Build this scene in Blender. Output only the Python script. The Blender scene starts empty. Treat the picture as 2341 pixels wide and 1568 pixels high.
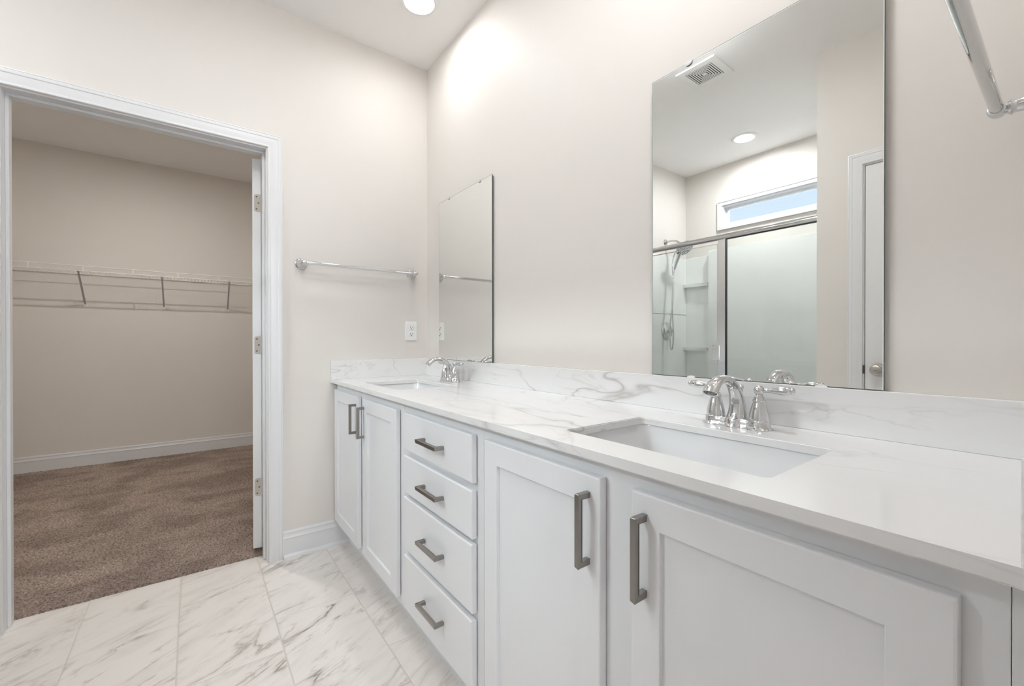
import bpy, bmesh, math, random
import numpy as np
from mathutils import Vector, Matrix

PI = math.pi
C = bpy.context.scene.collection
SC = bpy.context.scene

# ------------------------------------------------------------------ camera
cam = bpy.data.cameras.new('camera')
cam.sensor_fit = 'HORIZONTAL'
cam.sensor_width = 36.0
cam.lens = 973.44 / 2341.0 * 36.0
cam.clip_start = 0.02
cam_o = bpy.data.objects.new('camera', cam)
C.objects.link(cam_o)
_yaw, _pit, _rol = math.radians(36.826), math.radians(-0.2238), math.radians(-0.0229)
fw = Vector((-math.cos(_yaw) * math.cos(_pit), math.sin(_yaw) * math.cos(_pit), math.sin(_pit)))
rt = fw.cross(Vector((0, 0, 1))).normalized()
up = rt.cross(fw)
rt, up = rt * math.cos(_rol) + up * math.sin(_rol), -rt * math.sin(_rol) + up * math.cos(_rol)
M = Matrix((rt, up, -fw)).transposed().to_4x4()
M.translation = Vector((2.3981, -1.1466, 1.0892))
cam_o.matrix_world = M
SC.camera = cam_o

# ------------------------------------------------------------------ view, world
SC.view_settings.view_transform = 'Standard'
SC.view_settings.look = 'None'
SC.view_settings.gamma = 1.0
SC.view_settings.use_curve_mapping = False
SC.view_settings.exposure = 0.80
SC.cycles.max_bounces = 14
SC.cycles.diffuse_bounces = 8
SC.cycles.glossy_bounces = 8
SC.cycles.transparent_max_bounces = 24
SC.cycles.caustics_reflective = False
SC.cycles.caustics_refractive = False
SC.cycles.sample_clamp_indirect = 6.0
w = bpy.data.worlds.new('sky')
SC.world = w
w.use_nodes = True
nt = w.node_tree
nt.nodes.clear()
wo = nt.nodes.new('ShaderNodeOutputWorld')
bg = nt.nodes.new('ShaderNodeBackground')
gtc = nt.nodes.new('ShaderNodeTexCoord')
gsp = nt.nodes.new('ShaderNodeSeparateXYZ')
grp = nt.nodes.new('ShaderNodeValToRGB')
grp.color_ramp.elements[0].position = 0.0
grp.color_ramp.elements[0].color = (0.80, 0.88, 0.97, 1)
grp.color_ramp.elements[1].position = 0.75
grp.color_ramp.elements[1].color = (0.36, 0.56, 0.92, 1)
nt.links.new(gtc.outputs['Generated'], gsp.inputs[0])
nt.links.new(gsp.outputs[2], grp.inputs[0])
nt.links.new(grp.outputs[0], bg.inputs[0])
bg.inputs['Strength'].default_value = 0.80
nt.links.new(bg.outputs[0], wo.inputs[0])

H = 2.743          # ceiling height
WR = 2.388         # right wall of the bathroom
YB = -1.775        # wall with the toilet door
YS = -2.872        # back wall of the shower
XS = 1.479         # right side wall of the shower
CL = (-2.80, -0.115, -2.95, -0.15)   # closet x0,x1,y0,y1


def area(name, loc, rot, size, power, col=(1, 1, 1), size_y=None, disk=False, spread=PI):
    l = bpy.data.lights.new(name, 'AREA')
    l.energy = power
    l.color = col
    l.shape = 'DISK' if disk else 'RECTANGLE'
    l.size = size
    l.size_y = size_y or size
    l.spread = spread
    o = bpy.data.objects.new(name, l)
    o.location = loc
    o.rotation_euler = rot
    C.objects.link(o)
    return o


K = 1.0
WARM = (0.985, 0.99, 1.0)
COOL = (0.90, 0.95, 1.0)
CANS = [(0.465, -0.262), (1.905, -0.262), (0.755, -2.465)]
for i, (cx, cy) in enumerate(CANS):
    area('can_lamp', (cx, cy, H - 0.0035), (0, 0, 0), 0.13, (1.7, 4.6, 8.7)[i] * K, WARM if i < 2 else (.92, .96, 1), disk=True)
area('closet_lamp', (-1.35, -1.50, H - 0.012), (0, 0, 0), 0.055, 11.5 * K, (1.0, 0.95, 0.89), disk=True)
# daylight through the shower window; unseen bedroom lamps added as fill
FILL_DOME = (1.12, -0.92)  # position of the added, unseen fill fixture
area('outdoor_daylight', (0.55, -4.10, 3.18), (math.radians(51.5), 0, 0), 1.7, 480 * K, (0.86, 0.93, 1.0), size_y=0.9)
pl = area('window_portal', (0.805, YS - 0.04, 2.269), (PI / 2, 0, 0), 0.86, 1.0, size_y=0.18)
pl.data.cycles.is_portal = True
area('bedroom_window_fill', (5.68, -1.2, 1.55), (0, PI / 2, 0), 1.5, 34 * K, (0.90, 0.95, 1.0), size_y=2.4)  # unseen fill lamp added outside the bedroom window
area('bedroom_fill_lamp', (4.1, -1.2, H - 0.07), (0, 0, 0), 0.34, 14 * K, (0.98, 0.98, 1.0), disk=True)  # added ceiling fill in the unseen bedroom

# ------------------------------------------------------------------ materials
def new_mat(name):
    m = bpy.data.materials.new(name)
    m.use_nodes = True
    nt = m.node_tree
    b = nt.nodes['Principled BSDF']
    return m, nt, b


def simple(name, col, rough=0.5, metal=0.0, spec=0.5, coat=0.0):
    m, nt, b = new_mat(name)
    b.inputs['Base Color'].default_value = (*col, 1)
    b.inputs['Roughness'].default_value = rough
    b.inputs['Metallic'].default_value = metal
    b.inputs['Specular IOR Level'].default_value = spec
    b.inputs['Coat Weight'].default_value = coat
    return m


def nd(nt, t, **kw):
    n = nt.nodes.new(t)
    for k, v in kw.items():
        setattr(n, k, v)
    return n


def mth(nt, op, a, b=None, c=None):
    n = nt.nodes.new('ShaderNodeMath')
    n.operation = op
    for i, v in enumerate((a, b, c)):
        if v is None:
            continue
        if isinstance(v, (int, float)):
            n.inputs[i].default_value = v
        else:
            nt.links.new(v, n.inputs[i])
    return n.outputs[0]


def noise(nt, vec, scale, detail=3, rough=0.5, dist=0.0):
    n = nt.nodes.new('ShaderNodeTexNoise')
    n.inputs['Scale'].default_value = scale
    n.inputs['Detail'].default_value = detail
    n.inputs['Roughness'].default_value = rough
    n.inputs['Distortion'].default_value = dist
    if vec is not None:
        nt.links.new(vec, n.inputs['Vector'])
    return n.outputs['Fac']


def ramp(nt, fac, stops, interp='LINEAR'):
    r = nt.nodes.new('ShaderNodeValToRGB')
    r.color_ramp.interpolation = interp
    e = r.color_ramp.elements
    while len(e) > 1:
        e.remove(e[-1])
    for i, (p, c) in enumerate(stops):
        if not isinstance(c, (tuple, list)):
            c = (c, c, c)
        x = e[0] if i == 0 else e.new(p)
        x.position = p
        x.color = (*c, 1)
    nt.links.new(fac, r.inputs[0])
    return r.outputs[0]


def mixc(nt, fac, a, b, blend='MIX'):
    n = nt.nodes.new('ShaderNodeMix')
    n.data_type = 'RGBA'
    n.blend_type = blend
    for sock, v in ((n.inputs[0], fac), (n.inputs[6], a), (n.inputs[7], b)):
        if isinstance(v, (int, float)):
            sock.default_value = v
        elif isinstance(v, tuple):
            sock.default_value = (*v, 1)
        else:
            nt.links.new(v, sock)
    return n.outputs[2]


def bump(nt, b, h, strength, dist=0.002):
    n = nt.nodes.new('ShaderNodeBump')
    n.inputs['Strength'].default_value = strength
    n.inputs['Distance'].default_value = dist
    nt.links.new(h, n.inputs['Height'])
    nt.links.new(n.outputs[0], b.inputs['Normal'])


def wallpaint(name, col, rough=0.55, bs=0.12):
    m, nt, b = new_mat(name)
    tc = nd(nt, 'ShaderNodeTexCoord').outputs['Object']
    big = noise(nt, tc, 1.3, 2)
    c = mixc(nt, big, tuple(x * 0.985 for x in col), tuple(min(1, x * 1.01) for x in col))
    nt.links.new(c, b.inputs['Base Color'])
    b.inputs['Roughness'].default_value = rough
    b.inputs['Specular IOR Level'].default_value = 0.35
    bump(nt, b, noise(nt, tc, 260, 2), bs, 0.0006)
    return m


M_WALL = wallpaint('wall_paint_beige', (0.725, 0.693, 0.655))
M_CEIL = wallpaint('ceiling_paint', (0.90, 0.89, 0.88), 0.8)
M_TRIM = simple('trim_paint_white', (0.735, 0.74, 0.75), 0.28)
M_DOOR = simple('door_paint_white', (0.755, 0.755, 0.75), 0.32)
M_CAB = simple('cabinet_paint_white', (0.755, 0.76, 0.775), 0.36)
M_CHROME = simple('chrome', (0.68, 0.685, 0.69), 0.04, 1.0)
M_NICKEL = simple('satin_nickel_pull', (0.33, 0.31, 0.29), 0.30, 1.0)
M_SATIN = simple('satin_nickel', (0.50, 0.475, 0.43), 0.30, 1.0)
M_PORC = simple('porcelain', (0.71, 0.712, 0.715), 0.06, coat=0.4)
M_ACRYL = simple('shower_acrylic', (0.87, 0.875, 0.86), 0.16)
M_PLAST = simple('white_plastic', (0.84, 0.84, 0.83), 0.35)
M_DARK = simple('dark_gap', (0.02, 0.02, 0.02), 0.6)
M_SCREW = simple('screw_hole', (0.12, 0.11, 0.10), 0.5, 0.5)
M_WIRE = simple('white_coated_wire', (0.80, 0.79, 0.77), 0.35)
M_STRUT = simple('grey_coated_strut', (0.50, 0.485, 0.49), 0.4)
M_MIRROR = simple('mirror_silvering', (0.86, 0.868, 0.85), 0.004, 1.0)
M_MEDGE = simple('mirror_glass_edge', (0.10, 0.125, 0.12), 0.12)
M_BACK = simple('mirror_backing', (0.16, 0.13, 0.10), 0.7)
M_BEVEL_HL = simple('bevel_highlight_paint', (0.88, 0.90, 0.90), 0.2)  # pale colour that paints the highlight on the mirror bevel
M_GASKET = simple('black_gasket', (0.015, 0.015, 0.02), 0.4)
M_ALU = simple('polished_aluminium', (0.78, 0.79, 0.81), 0.16, 1.0)


def thin_glass(name, tint, refl=1.0):
    m = bpy.data.materials.new(name)
    m.use_nodes = True
    nt = m.node_tree
    nt.nodes.clear()
    out = nt.nodes.new('ShaderNodeOutputMaterial')
    tr = nt.nodes.new('ShaderNodeBsdfTransparent')
    tr.inputs[0].default_value = (*tint, 1)
    gl = nt.nodes.new('ShaderNodeBsdfGlossy')
    gl.inputs['Roughness'].default_value = 0.01
    fr = nt.nodes.new('ShaderNodeFresnel')
    fr.inputs[0].default_value = 1.45
    f = mth(nt, 'MULTIPLY', fr.outputs[0], refl)
    mx = nt.nodes.new('ShaderNodeMixShader')
    nt.links.new(f, mx.inputs[0])
    nt.links.new(tr.outputs[0], mx.inputs[1])
    nt.links.new(gl.outputs[0], mx.inputs[2])
    nt.links.new(mx.outputs[0], out.inputs[0])
    return m


M_SGLASS = thin_glass('shower_glass', (0.972, 0.988, 0.982))
M_WGLASS = thin_glass('window_glass', (0.96, 0.98, 0.98))


def emis(name, col, s):
    m, nt, b = new_mat(name)
    b.inputs['Emission Color'].default_value = (*col, 1)
    b.inputs['Emission Strength'].default_value = s
    b.inputs['Base Color'].default_value = (0.8, 0.8, 0.8, 1)
    return m


M_FILL_DOME = emis('added_fill_glass', (0.95, 0.97, 1.0), 12.8)  # glow of the added fill fixture
M_LENS = emis('lit_lens', (1, 0.98, 0.95), 4.0)


def counter_mat():
    m, nt, b = new_mat('cultured_marble')
    tc = nd(nt, 'ShaderNodeTexCoord').outputs['Object']
    mp = nd(nt, 'ShaderNodeMapping')
    nt.links.new(tc, mp.inputs[0])
    mp.inputs['Location'].default_value = (3.7, 1.3, 2.1)
    mp.inputs['Rotation'].default_value = (0.10, 0.16, 0.30)
    mp.inputs['Scale'].default_value = (0.9, 2.2, 4.2)
    v = mp.outputs[0]
    n1 = noise(nt, v, 1.5, 3, 0.45, 0.9)
    d = mth(nt, 'ABSOLUTE', mth(nt, 'SUBTRACT', n1, 0.5))
    line = ramp(nt, d, [(0.0, 1.0), (0.005, 0.5), (0.013, 0.12), (0.03, 0.0)])
    mask = ramp(nt, noise(nt, v, 1.6, 2), [(0.42, 0.0), (0.60, 1.0)])
    n2 = noise(nt, v, 2.7, 4, 0.5, 1.1)
    d2 = mth(nt, 'ABSOLUTE', mth(nt, 'SUBTRACT', n2, 0.52))
    line2 = ramp(nt, d2, [(0.0, 0.5), (0.010, 0.15), (0.03, 0.0)])
    mask2 = ramp(nt, noise(nt, v, 3.1, 2), [(0.46, 0.0), (0.62, 1.0)])
    cloud = ramp(nt, noise(nt, v, 1.4, 5, 0.6, 0.8), [(0.42, 0.0), (0.75, 1.0)])
    a = mth(nt, 'MULTIPLY', line, mask)
    a2 = mth(nt, 'MULTIPLY', line2, mask2)
    col = mixc(nt, mth(nt, 'MULTIPLY', cloud, 0.35), (0.76, 0.757, 0.753), (0.69, 0.688, 0.687))
    col = mixc(nt, mth(nt, 'MULTIPLY', a2, 0.80), col, (0.50, 0.45, 0.40))
    col = mixc(nt, mth(nt, 'MULTIPLY', a, 0.68), col, (0.36, 0.335, 0.315))
    nt.links.new(col, b.inputs['Base Color'])
    b.inputs['Roughness'].default_value = 0.13
    return m


M_COUNTER = counter_mat()

TW, TL_, TY0 = 0.302, 0.602, -0.590


def tile_mat():
    m, nt, b = new_mat('marble_floor_tile')
    tc = nd(nt, 'ShaderNodeTexCoord').outputs['Object']
    sep = nd(nt, 'ShaderNodeSeparateXYZ')
    nt.links.new(tc, sep.inputs[0])
    x, y = sep.outputs[0], sep.outputs[1]
    r = mth(nt, 'DIVIDE', mth(nt, 'SUBTRACT', TY0, y), TW)       # 0 at the first joint, grows away from the vanity
    row = mth(nt, 'FLOOR', r)
    fy = mth(nt, 'MULTIPLY', mth(nt, 'SUBTRACT', r, row), TW)
    off = mth(nt, 'ADD', mth(nt, 'MULTIPLY', row, 0.2), 0.515)
    s = mth(nt, 'DIVIDE', mth(nt, 'SUBTRACT', x, off), TL_)
    colx = mth(nt, 'FLOOR', s)
    fx = mth(nt, 'MULTIPLY', mth(nt, 'SUBTRACT', s, colx), TL_)
    ex = mth(nt, 'MINIMUM', fx, mth(nt, 'SUBTRACT', TL_, fx))
    ey = mth(nt, 'MINIMUM', fy, mth(nt, 'SUBTRACT', TW, fy))
    e = mth(nt, 'MINIMUM', ex, mth(nt, 'MULTIPLY', ey, 0.8))
    grout = ramp(nt, e, [(0.0, 1.0), (0.0009, 1.0), (0.0017, 0.0)])
    idv = nd(nt, 'ShaderNodeCombineXYZ')
    nt.links.new(row, idv.inputs[0])
    nt.links.new(colx, idv.inputs[1])
    wn = nd(nt, 'ShaderNodeTexWhiteNoise', noise_dimensions='2D')
    nt.links.new(idv.outputs[0], wn.inputs['Vector'])
    sc = nd(nt, 'ShaderNodeVectorMath', operation='SCALE')
    nt.links.new(wn.outputs['Color'], sc.inputs[0])
    sc.inputs['Scale'].default_value = 37.0
    ad = nd(nt, 'ShaderNodeVectorMath', operation='ADD')
    nt.links.new(tc, ad.inputs[0])
    nt.links.new(sc.outputs[0], ad.inputs[1])
    mp = nd(nt, 'ShaderNodeMapping')
    nt.links.new(ad.outputs[0], mp.inputs[0])
    mp.inputs['Rotation'].default_value = (0, 0, -2.05)
    mp2 = nd(nt, 'ShaderNodeMapping')
    nt.links.new(mp.outputs[0], mp2.inputs[0])
    mp2.inputs['Scale'].default_value = (1.0, 3.4, 1.0)
    v = mp2.outputs[0]
    amt = wn.outputs['Value']
    n1 = noise(nt, v, 2.3, 5, 0.55, 0.55)
    d1 = mth(nt, 'ABSOLUTE', mth(nt, 'SUBTRACT', n1, 0.5))
    l1 = ramp(nt, d1, [(0.0, 1.0), (0.008, 0.75), (0.025, 0.2), (0.07, 0.0)])
    m1 = ramp(nt, noise(nt, v, 2.6, 3), [(0.42, 0.0), (0.62, 1.0)])
    n2 = noise(nt, v, 5.5, 5, 0.58, 0.7)
    d2 = mth(nt, 'ABSOLUTE', mth(nt, 'SUBTRACT', n2, 0.5))
    l2 = ramp(nt, d2, [(0.0, 0.8), (0.012, 0.35), (0.04, 0.0)])
    m2 = ramp(nt, noise(nt, v, 4.4, 3), [(0.50, 0.0), (0.66, 1.0)])
    cl = ramp(nt, noise(nt, v, 3.0, 6, 0.62, 0.6), [(0.5, 0.0), (0.78, 1.0)])
    k = mth(nt, 'ADD', mth(nt, 'MULTIPLY', mth(nt, 'POWER', amt, 2.0), 0.75), 0.35)
    col = mixc(nt, mth(nt, 'MULTIPLY', cl, 0.55), (0.84, 0.805, 0.765), (0.60, 0.57, 0.53))
    col = mixc(nt, mth(nt, 'MULTIPLY', mth(nt, 'MULTIPLY', l2, m2), k), col, (0.36, 0.30, 0.245))
    col = mixc(nt, mth(nt, 'MULTIPLY', mth(nt, 'MULTIPLY', l1, m1), k), col, (0.23, 0.185, 0.145))
    col = mixc(nt, grout, col, (0.64, 0.60, 0.54))
    nt.links.new(col, b.inputs['Base Color'])
    ro = mixc(nt, grout, (0.24, 0.24, 0.24), (0.8, 0.8, 0.8))
    nt.links.new(ro, b.inputs['Roughness'])
    inv = mth(nt, 'SUBTRACT', 1.0, grout)
    bump(nt, b, inv, 0.6, 0.0012)
    return m


M_TILE = tile_mat()


def carpet_mat():
    m, nt, b = new_mat('brown_cut_pile_carpet')
    tc = nd(nt, 'ShaderNodeTexCoord').outputs['Object']
    mp = nd(nt, 'ShaderNodeMapping')
    nt.links.new(tc, mp.inputs[0])
    mp.inputs['Scale'].default_value = (1.5, 1.0, 1)
    mp.inputs['Rotation'].default_value = (0, 0, 0.5)
    f = noise(nt, tc, 105, 3, 0.75)
    f2 = noise(nt, tc, 55, 3, 0.7)
    big = noise(nt, mp.outputs[0], 2.6, 4, 0.55, 0.7)
    bigr = ramp(nt, big, [(0.40, 0.0), (0.60, 1.0)])
    c = mixc(nt, ramp(nt, f, [(0.36, 0.0), (0.64, 1.0)]), (0.105, 0.074, 0.057), (0.60, 0.475, 0.40))
    c2 = mixc(nt, ramp(nt, f2, [(0.3, 0.0), (0.7, 1.0)]), (0.17, 0.125, 0.10), (0.45, 0.355, 0.30))
    c = mixc(nt, 0.28, c, c2)
    c = mixc(nt, bigr, mixc(nt, 1.0, c, (0.74, 0.72, 0.71), 'MULTIPLY'), mixc(nt, 1.0, c, (1.12, 1.12, 1.12), 'MULTIPLY'))
    nt.links.new(c, b.inputs['Base Color'])
    b.inputs['Roughness'].default_value = 0.95
    b.inputs['Specular IOR Level'].default_value = 0.1
    b.inputs['Sheen Weight'].default_value = 0.15
    bump(nt, b, f, 0.9, 0.006)
    return m


M_CARPET = carpet_mat()

# ------------------------------------------------------------------ mesh helpers
def obj(name, bm, mat, parent=None, smooth=None, loc=None):
    me = bpy.data.meshes.new(name)
    bmesh.ops.recalc_face_normals(bm, faces=bm.faces)
    if smooth is not None:
        for f in bm.faces:
            f.smooth = True
        for e in bm.edges:
            if len(e.link_faces) == 2 and e.calc_face_angle(0) > math.radians(smooth):
                e.smooth = False
    bm.to_mesh(me)
    bm.free()
    mats = mat if isinstance(mat, (list, tuple)) else [mat]
    for mm in mats:
        me.materials.append(mm)
    o = bpy.data.objects.new(name, me)
    C.objects.link(o)
    if parent:
        o.parent = parent
    if loc:
        o.location = loc
    return o


def tag(o, label, cat, group=None):
    o['label'] = label
    o['category'] = cat
    if group:
        o['group'] = group
    return o


def thing(name, label, cat, loc=(0, 0, 0), group=None, rotz=0):
    o = bpy.data.objects.new(name, None)
    C.objects.link(o)
    o.location = loc
    o.rotation_euler = (0, 0, rotz)
    o.empty_display_size = 0.05
    return tag(o, label, cat, group)


def struct(name, bm, mat, smooth=None, parent=None, label=None):
    o = obj(name, bm, mat, parent, smooth)
    if parent is None:
        o['kind'] = 'structure'
    if label:
        o['label'] = label
    return o


def box(bm, x0, x1, y0, y1, z0, z1, bev=0, seg=2, mi=0):
    x0, x1 = min(x0, x1), max(x0, x1)
    y0, y1 = min(y0, y1), max(y0, y1)
    z0, z1 = min(z0, z1), max(z0, z1)
    r = bmesh.ops.create_cube(bm, size=1)
    for v in r['verts']:
        v.co = Vector(((x0 + x1) / 2 + v.co.x * (x1 - x0), (y0 + y1) / 2 + v.co.y * (y1 - y0), (z0 + z1) / 2 + v.co.z * (z1 - z0)))
    fs = list({f for v in r['verts'] for f in v.link_faces})
    for f in fs:
        f.material_index = mi
    if bev:
        es = list({e for v in r['verts'] for e in v.link_edges})
        bmesh.ops.bevel(bm, geom=es, offset=bev, segments=seg, affect='EDGES', profile=0.5, clamp_overlap=True)
    return bm


def bx(*a, **k):
    return box(bmesh.new(), *a, **k)


def frame_axes(axis):
    a = Vector(axis).normalized()
    t = Vector((0, 0, 1)) if abs(a.z) < 0.9 else Vector((1, 0, 0))
    u = a.cross(t).normalized()
    v = a.cross(u).normalized()
    return a, u, v


def lathe(bm, prof, origin=(0, 0, 0), axis=(0, 0, 1), n=32, mi=0, closed=False):
    """prof: list of (r, h)"""
    a, u, v = frame_axes(axis)
    o = Vector(origin)
    rings = []
    for r, h in prof:
        if r < 1e-6:
            rings.append([bm.verts.new(o + a * h)])
        else:
            rings.append([bm.verts.new(o + a * h + (u * math.cos(2 * PI * i / n) + v * math.sin(2 * PI * i / n)) * r) for i in range(n)])
    pairs = list(zip(rings[:-1], rings[1:]))
    if closed:
        pairs.append((rings[-1], rings[0]))
    for p, q in pairs:
        for i in range(n):
            j = (i + 1) % n
            if len(p) == 1 and len(q) == 1:
                continue
            if len(p) == 1:
                f = bm.faces.new((p[0], q[i], q[j]))
            elif len(q) == 1:
                f = bm.faces.new((p[i], q[0], p[j]))
            else:
                f = bm.faces.new((p[i], q[i], q[j], p[j]))
            f.material_index = mi
    if not closed:
        for rg, rev in ((rings[0], True), (rings[-1], False)):
            if len(rg) > 1:
                f = bm.faces.new(rg)
                f.material_index = mi
    return bm


def tube(bm, pts, r, n=12, cap=True, mi=0):
    """round tube along points; r number or list"""
    pts = [Vector(p) for p in pts]
    rr = r if isinstance(r, (list, tuple)) else [r] * len(pts)
    prev = None
    rings = []
    for i, p in enumerate(pts):
        t = (pts[min(i + 1, len(pts) - 1)] - pts[max(i - 1, 0)]).normalized()
        if prev is None:
            u = t.cross(Vector((0, 0, 1)) if abs(t.z) < 0.9 else Vector((1, 0, 0))).normalized()
        else:
            u = (prev - t * prev.dot(t)).normalized()
        v = t.cross(u)
        prev = u
        rings.append([bm.verts.new(p + (u * math.cos(2 * PI * k / n) + v * math.sin(2 * PI * k / n)) * rr[i]) for k in range(n)])
    for a, b in zip(rings[:-1], rings[1:]):
        for k in range(n):
            j = (k + 1) % n
            f = bm.faces.new((a[k], b[k], b[j], a[j]))
            f.material_index = mi
    if cap:
        for rg in (rings[0], rings[-1]):
            f = bm.faces.new(rg)
            f.material_index = mi
    return bm


def spline(pts, n=8):
    """Catmull-Rom through pts (tuples of any length)"""
    P = [np.array(p, float) for p in pts]
    P = [2 * P[0] - P[1]] + P + [2 * P[-1] - P[-2]]
    out = []
    for i in range(1, len(P) - 2):
        for k in range(n):
            t = k / n
            a, b, c, d = P[i - 1], P[i], P[i + 1], P[i + 2]
            out.append(0.5 * ((2 * b) + (-a + c) * t + (2 * a - 5 * b + 4 * c - d) * t * t + (-a + 3 * b - 3 * c + d) * t ** 3))
    out.append(P[-2])
    return out


def rrect(x0, x1, y0, y1, r, n=6):
    out = []
    for cx, cy, a0 in ((x1 - r, y1 - r, 0), (x0 + r, y1 - r, 90), (x0 + r, y0 + r, 180), (x1 - r, y0 + r, 270)):
        for k in range(n + 1):
            a = math.radians(a0 + 90 * k / n)
            out.append((cx + r * math.cos(a), cy + r * math.sin(a)))
    return out


def loft(bm, rings, cap0=False, cap1=False, mi=0):
    R = [[bm.verts.new(p) for p in rg] for rg in rings]
    n = len(R[0])
    for a, b in zip(R[:-1], R[1:]):
        for k in range(n):
            j = (k + 1) % n
            f = bm.faces.new((a[k], b[k], b[j], a[j]))
            f.material_index = mi
    if cap0:
        bm.faces.new(R[0]).material_index = mi
    if cap1:
        bm.faces.new(R[-1]).material_index = mi
    return bm


def slab(bm, outer, holes, z0, z1, to3=lambda x, y, z: (x, y, z), mi=0):
    """flat plate with holes; outer/holes are lists of (x,y)"""
    for z in (z0, z1):
        edges = []
        for lp in [outer] + holes:
            vs = [bm.verts.new(to3(x, y, z)) for x, y in lp]
            edges += [bm.edges.new((vs[i], vs[(i + 1) % len(vs)])) for i in range(len(vs))]
        r = bmesh.ops.triangle_fill(bm, edges=edges, use_beauty=True)
        for g in r['geom']:
            if isinstance(g, bmesh.types.BMFace):
                g.material_index = mi
    for lp in [outer] + holes:
        a = [bm.verts.new(to3(x, y, z0)) for x, y in lp]
        b = [bm.verts.new(to3(x, y, z1)) for x, y in lp]
        for i in range(len(lp)):
            j = (i + 1) % len(lp)
            bm.faces.new((a[i], a[j], b[j], b[i])).material_index = mi
    bmesh.ops.remove_doubles(bm, verts=bm.verts, dist=1e-5)
    return bm


def sweep_profile(bm, path, prof, ups, mi=0):
    """path: corner points; prof: closed list of (a,b); at each corner ups gives (A,B) vectors so that p = corner + A*a + B*b"""
    R = []
    for p, (A, B) in zip(path, ups):
        p, A, B = Vector(p), Vector(A), Vector(B)
        R.append([p + A * a + B * b for a, b in prof])
    return loft(bm, R, True, True, mi)


# ------------------------------------------------------------------ room shell
def wall_x(name, x0, x1, y0, y1, z0, z1, holes=(), mat=M_WALL):
    """wall slab lying in the yz plane between x0 and x1; holes (ya,yb,za,zb)"""
    bm = bmesh.new()
    out = [(y0, z0), (y1, z0), (y1, z1), (y0, z1)]
    hs = []
    for (a, b, c, d) in holes:
        if c <= z0:     # door: notch in the outline
            out = [(y0, z0), (a, z0), (a, d), (b, d), (b, z0), (y1, z0), (y1, z1), (y0, z1)]
        else:
            hs.append([(a, c), (b, c), (b, d), (a, d)])
    slab(bm, out, hs, x0, x1, lambda y, z, x: (x, y, z))
    return struct(name, bm, mat)


def wall_y(name, y0, y1, x0, x1, z0, z1, holes=(), mat=M_WALL):
    bm = bmesh.new()
    out = [(x0, z0), (x1, z0), (x1, z1), (x0, z1)]
    hs = []
    for (a, b, c, d) in holes:
        if c <= z0:
            out = [(x0, z0), (a, z0), (a, d), (b, d), (b, z0), (x1, z0), (x1, z1), (x0, z1)]
        else:
            hs.append([(a, c), (b, c), (b, d), (a, d)])
    slab(bm, out, hs, y0, y1, lambda x, z, y: (x, y, z))
    return struct(name, bm, mat)


D1 = (-1.717, -0.857, 2.036)      # closet door opening: y0, y1, head
ED = (-1.53, -0.715, 2.036)       # entry door opening in the right wall
D2 = (1.697, 2.320, 2.036)        # toilet door opening x0, x1
WIN = (0.370, 1.240, 2.176, 2.362)  # shower window rough opening x0,x1,z0,z1
BW = (-2.3, -0.1, 0.75, 2.25)       # bedroom window y0,y1,z0,z1

wall_x('wall_left', -0.115, 0.0, -2.99, 0.115, 0, H, [(D1[0], D1[1], 0, D1[2])])
wall_y('wall_vanity', 0.0, 0.115, 0.0, 2.503, 0, H)
wall_x('wall_right', WR, WR + 0.115, YB, 0.0, 0, H, [(ED[0], ED[1], 0, ED[2])])
wall_y('wall_toilet_side', YB - 0.11, YB, XS, 2.503, 0, H, [(D2[0], D2[1], 0, D2[2])])
wall_x('wall_shower_side', XS, XS + 0.11, YS - 0.115, YB - 0.11, 0, H)
wall_y('wall_back', YS - 0.115, YS, 0.0, XS, 0, H, [WIN])
# closet
wall_x('wall_closet_back', -2.915, -2.80, CL[2] - 0.1, CL[3] + 0.1, 0, H)
wall_y('wall_closet_right', CL[3], CL[3] + 0.1, -2.80, -0.115, 0, H)
wall_y('wall_closet_left', CL[2] - 0.1, CL[2], -2.80, -0.115, 0, H)
# bedroom beyond the entry door (seen only in reflections)
wall_x('wall_bedroom_far', 5.5, 5.62, -3.3, 1.0, 0, H, [(BW[0], BW[1], BW[2], BW[3])])
wall_y('wall_bedroom_right', 1.0, 1.1, 2.503, 5.62, 0, H)
wall_y('wall_bedroom_left', -3.4, -3.3, 1.589, 5.62, 0, H)
wall_x('wall_bedroom_near', 2.388, 2.503, -3.3, YB - 0.11, 0, H)
struct('wall_bedroom_corner', bx(2.388, 2.503, 0.115, 1.0, 0, H), M_WALL)

struct('ceiling', bx(-2.915, 5.62, -3.4, 1.1, H, H + 0.1), M_CEIL)
struct('floor', bx(-0.098, WR + 0.06, -1.95, 0.0, -0.05, 0.0), M_TILE)
struct('floor_bedroom', bx(WR + 0.06, 5.62, -3.4, 1.1, -0.05, 0.006), M_CARPET)
struct('floor_slab', bx(-2.915, 2.448, -3.4, 0.115, -0.12, -0.051), simple('concrete', (0.4, 0.4, 0.4), 0.9))

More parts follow.
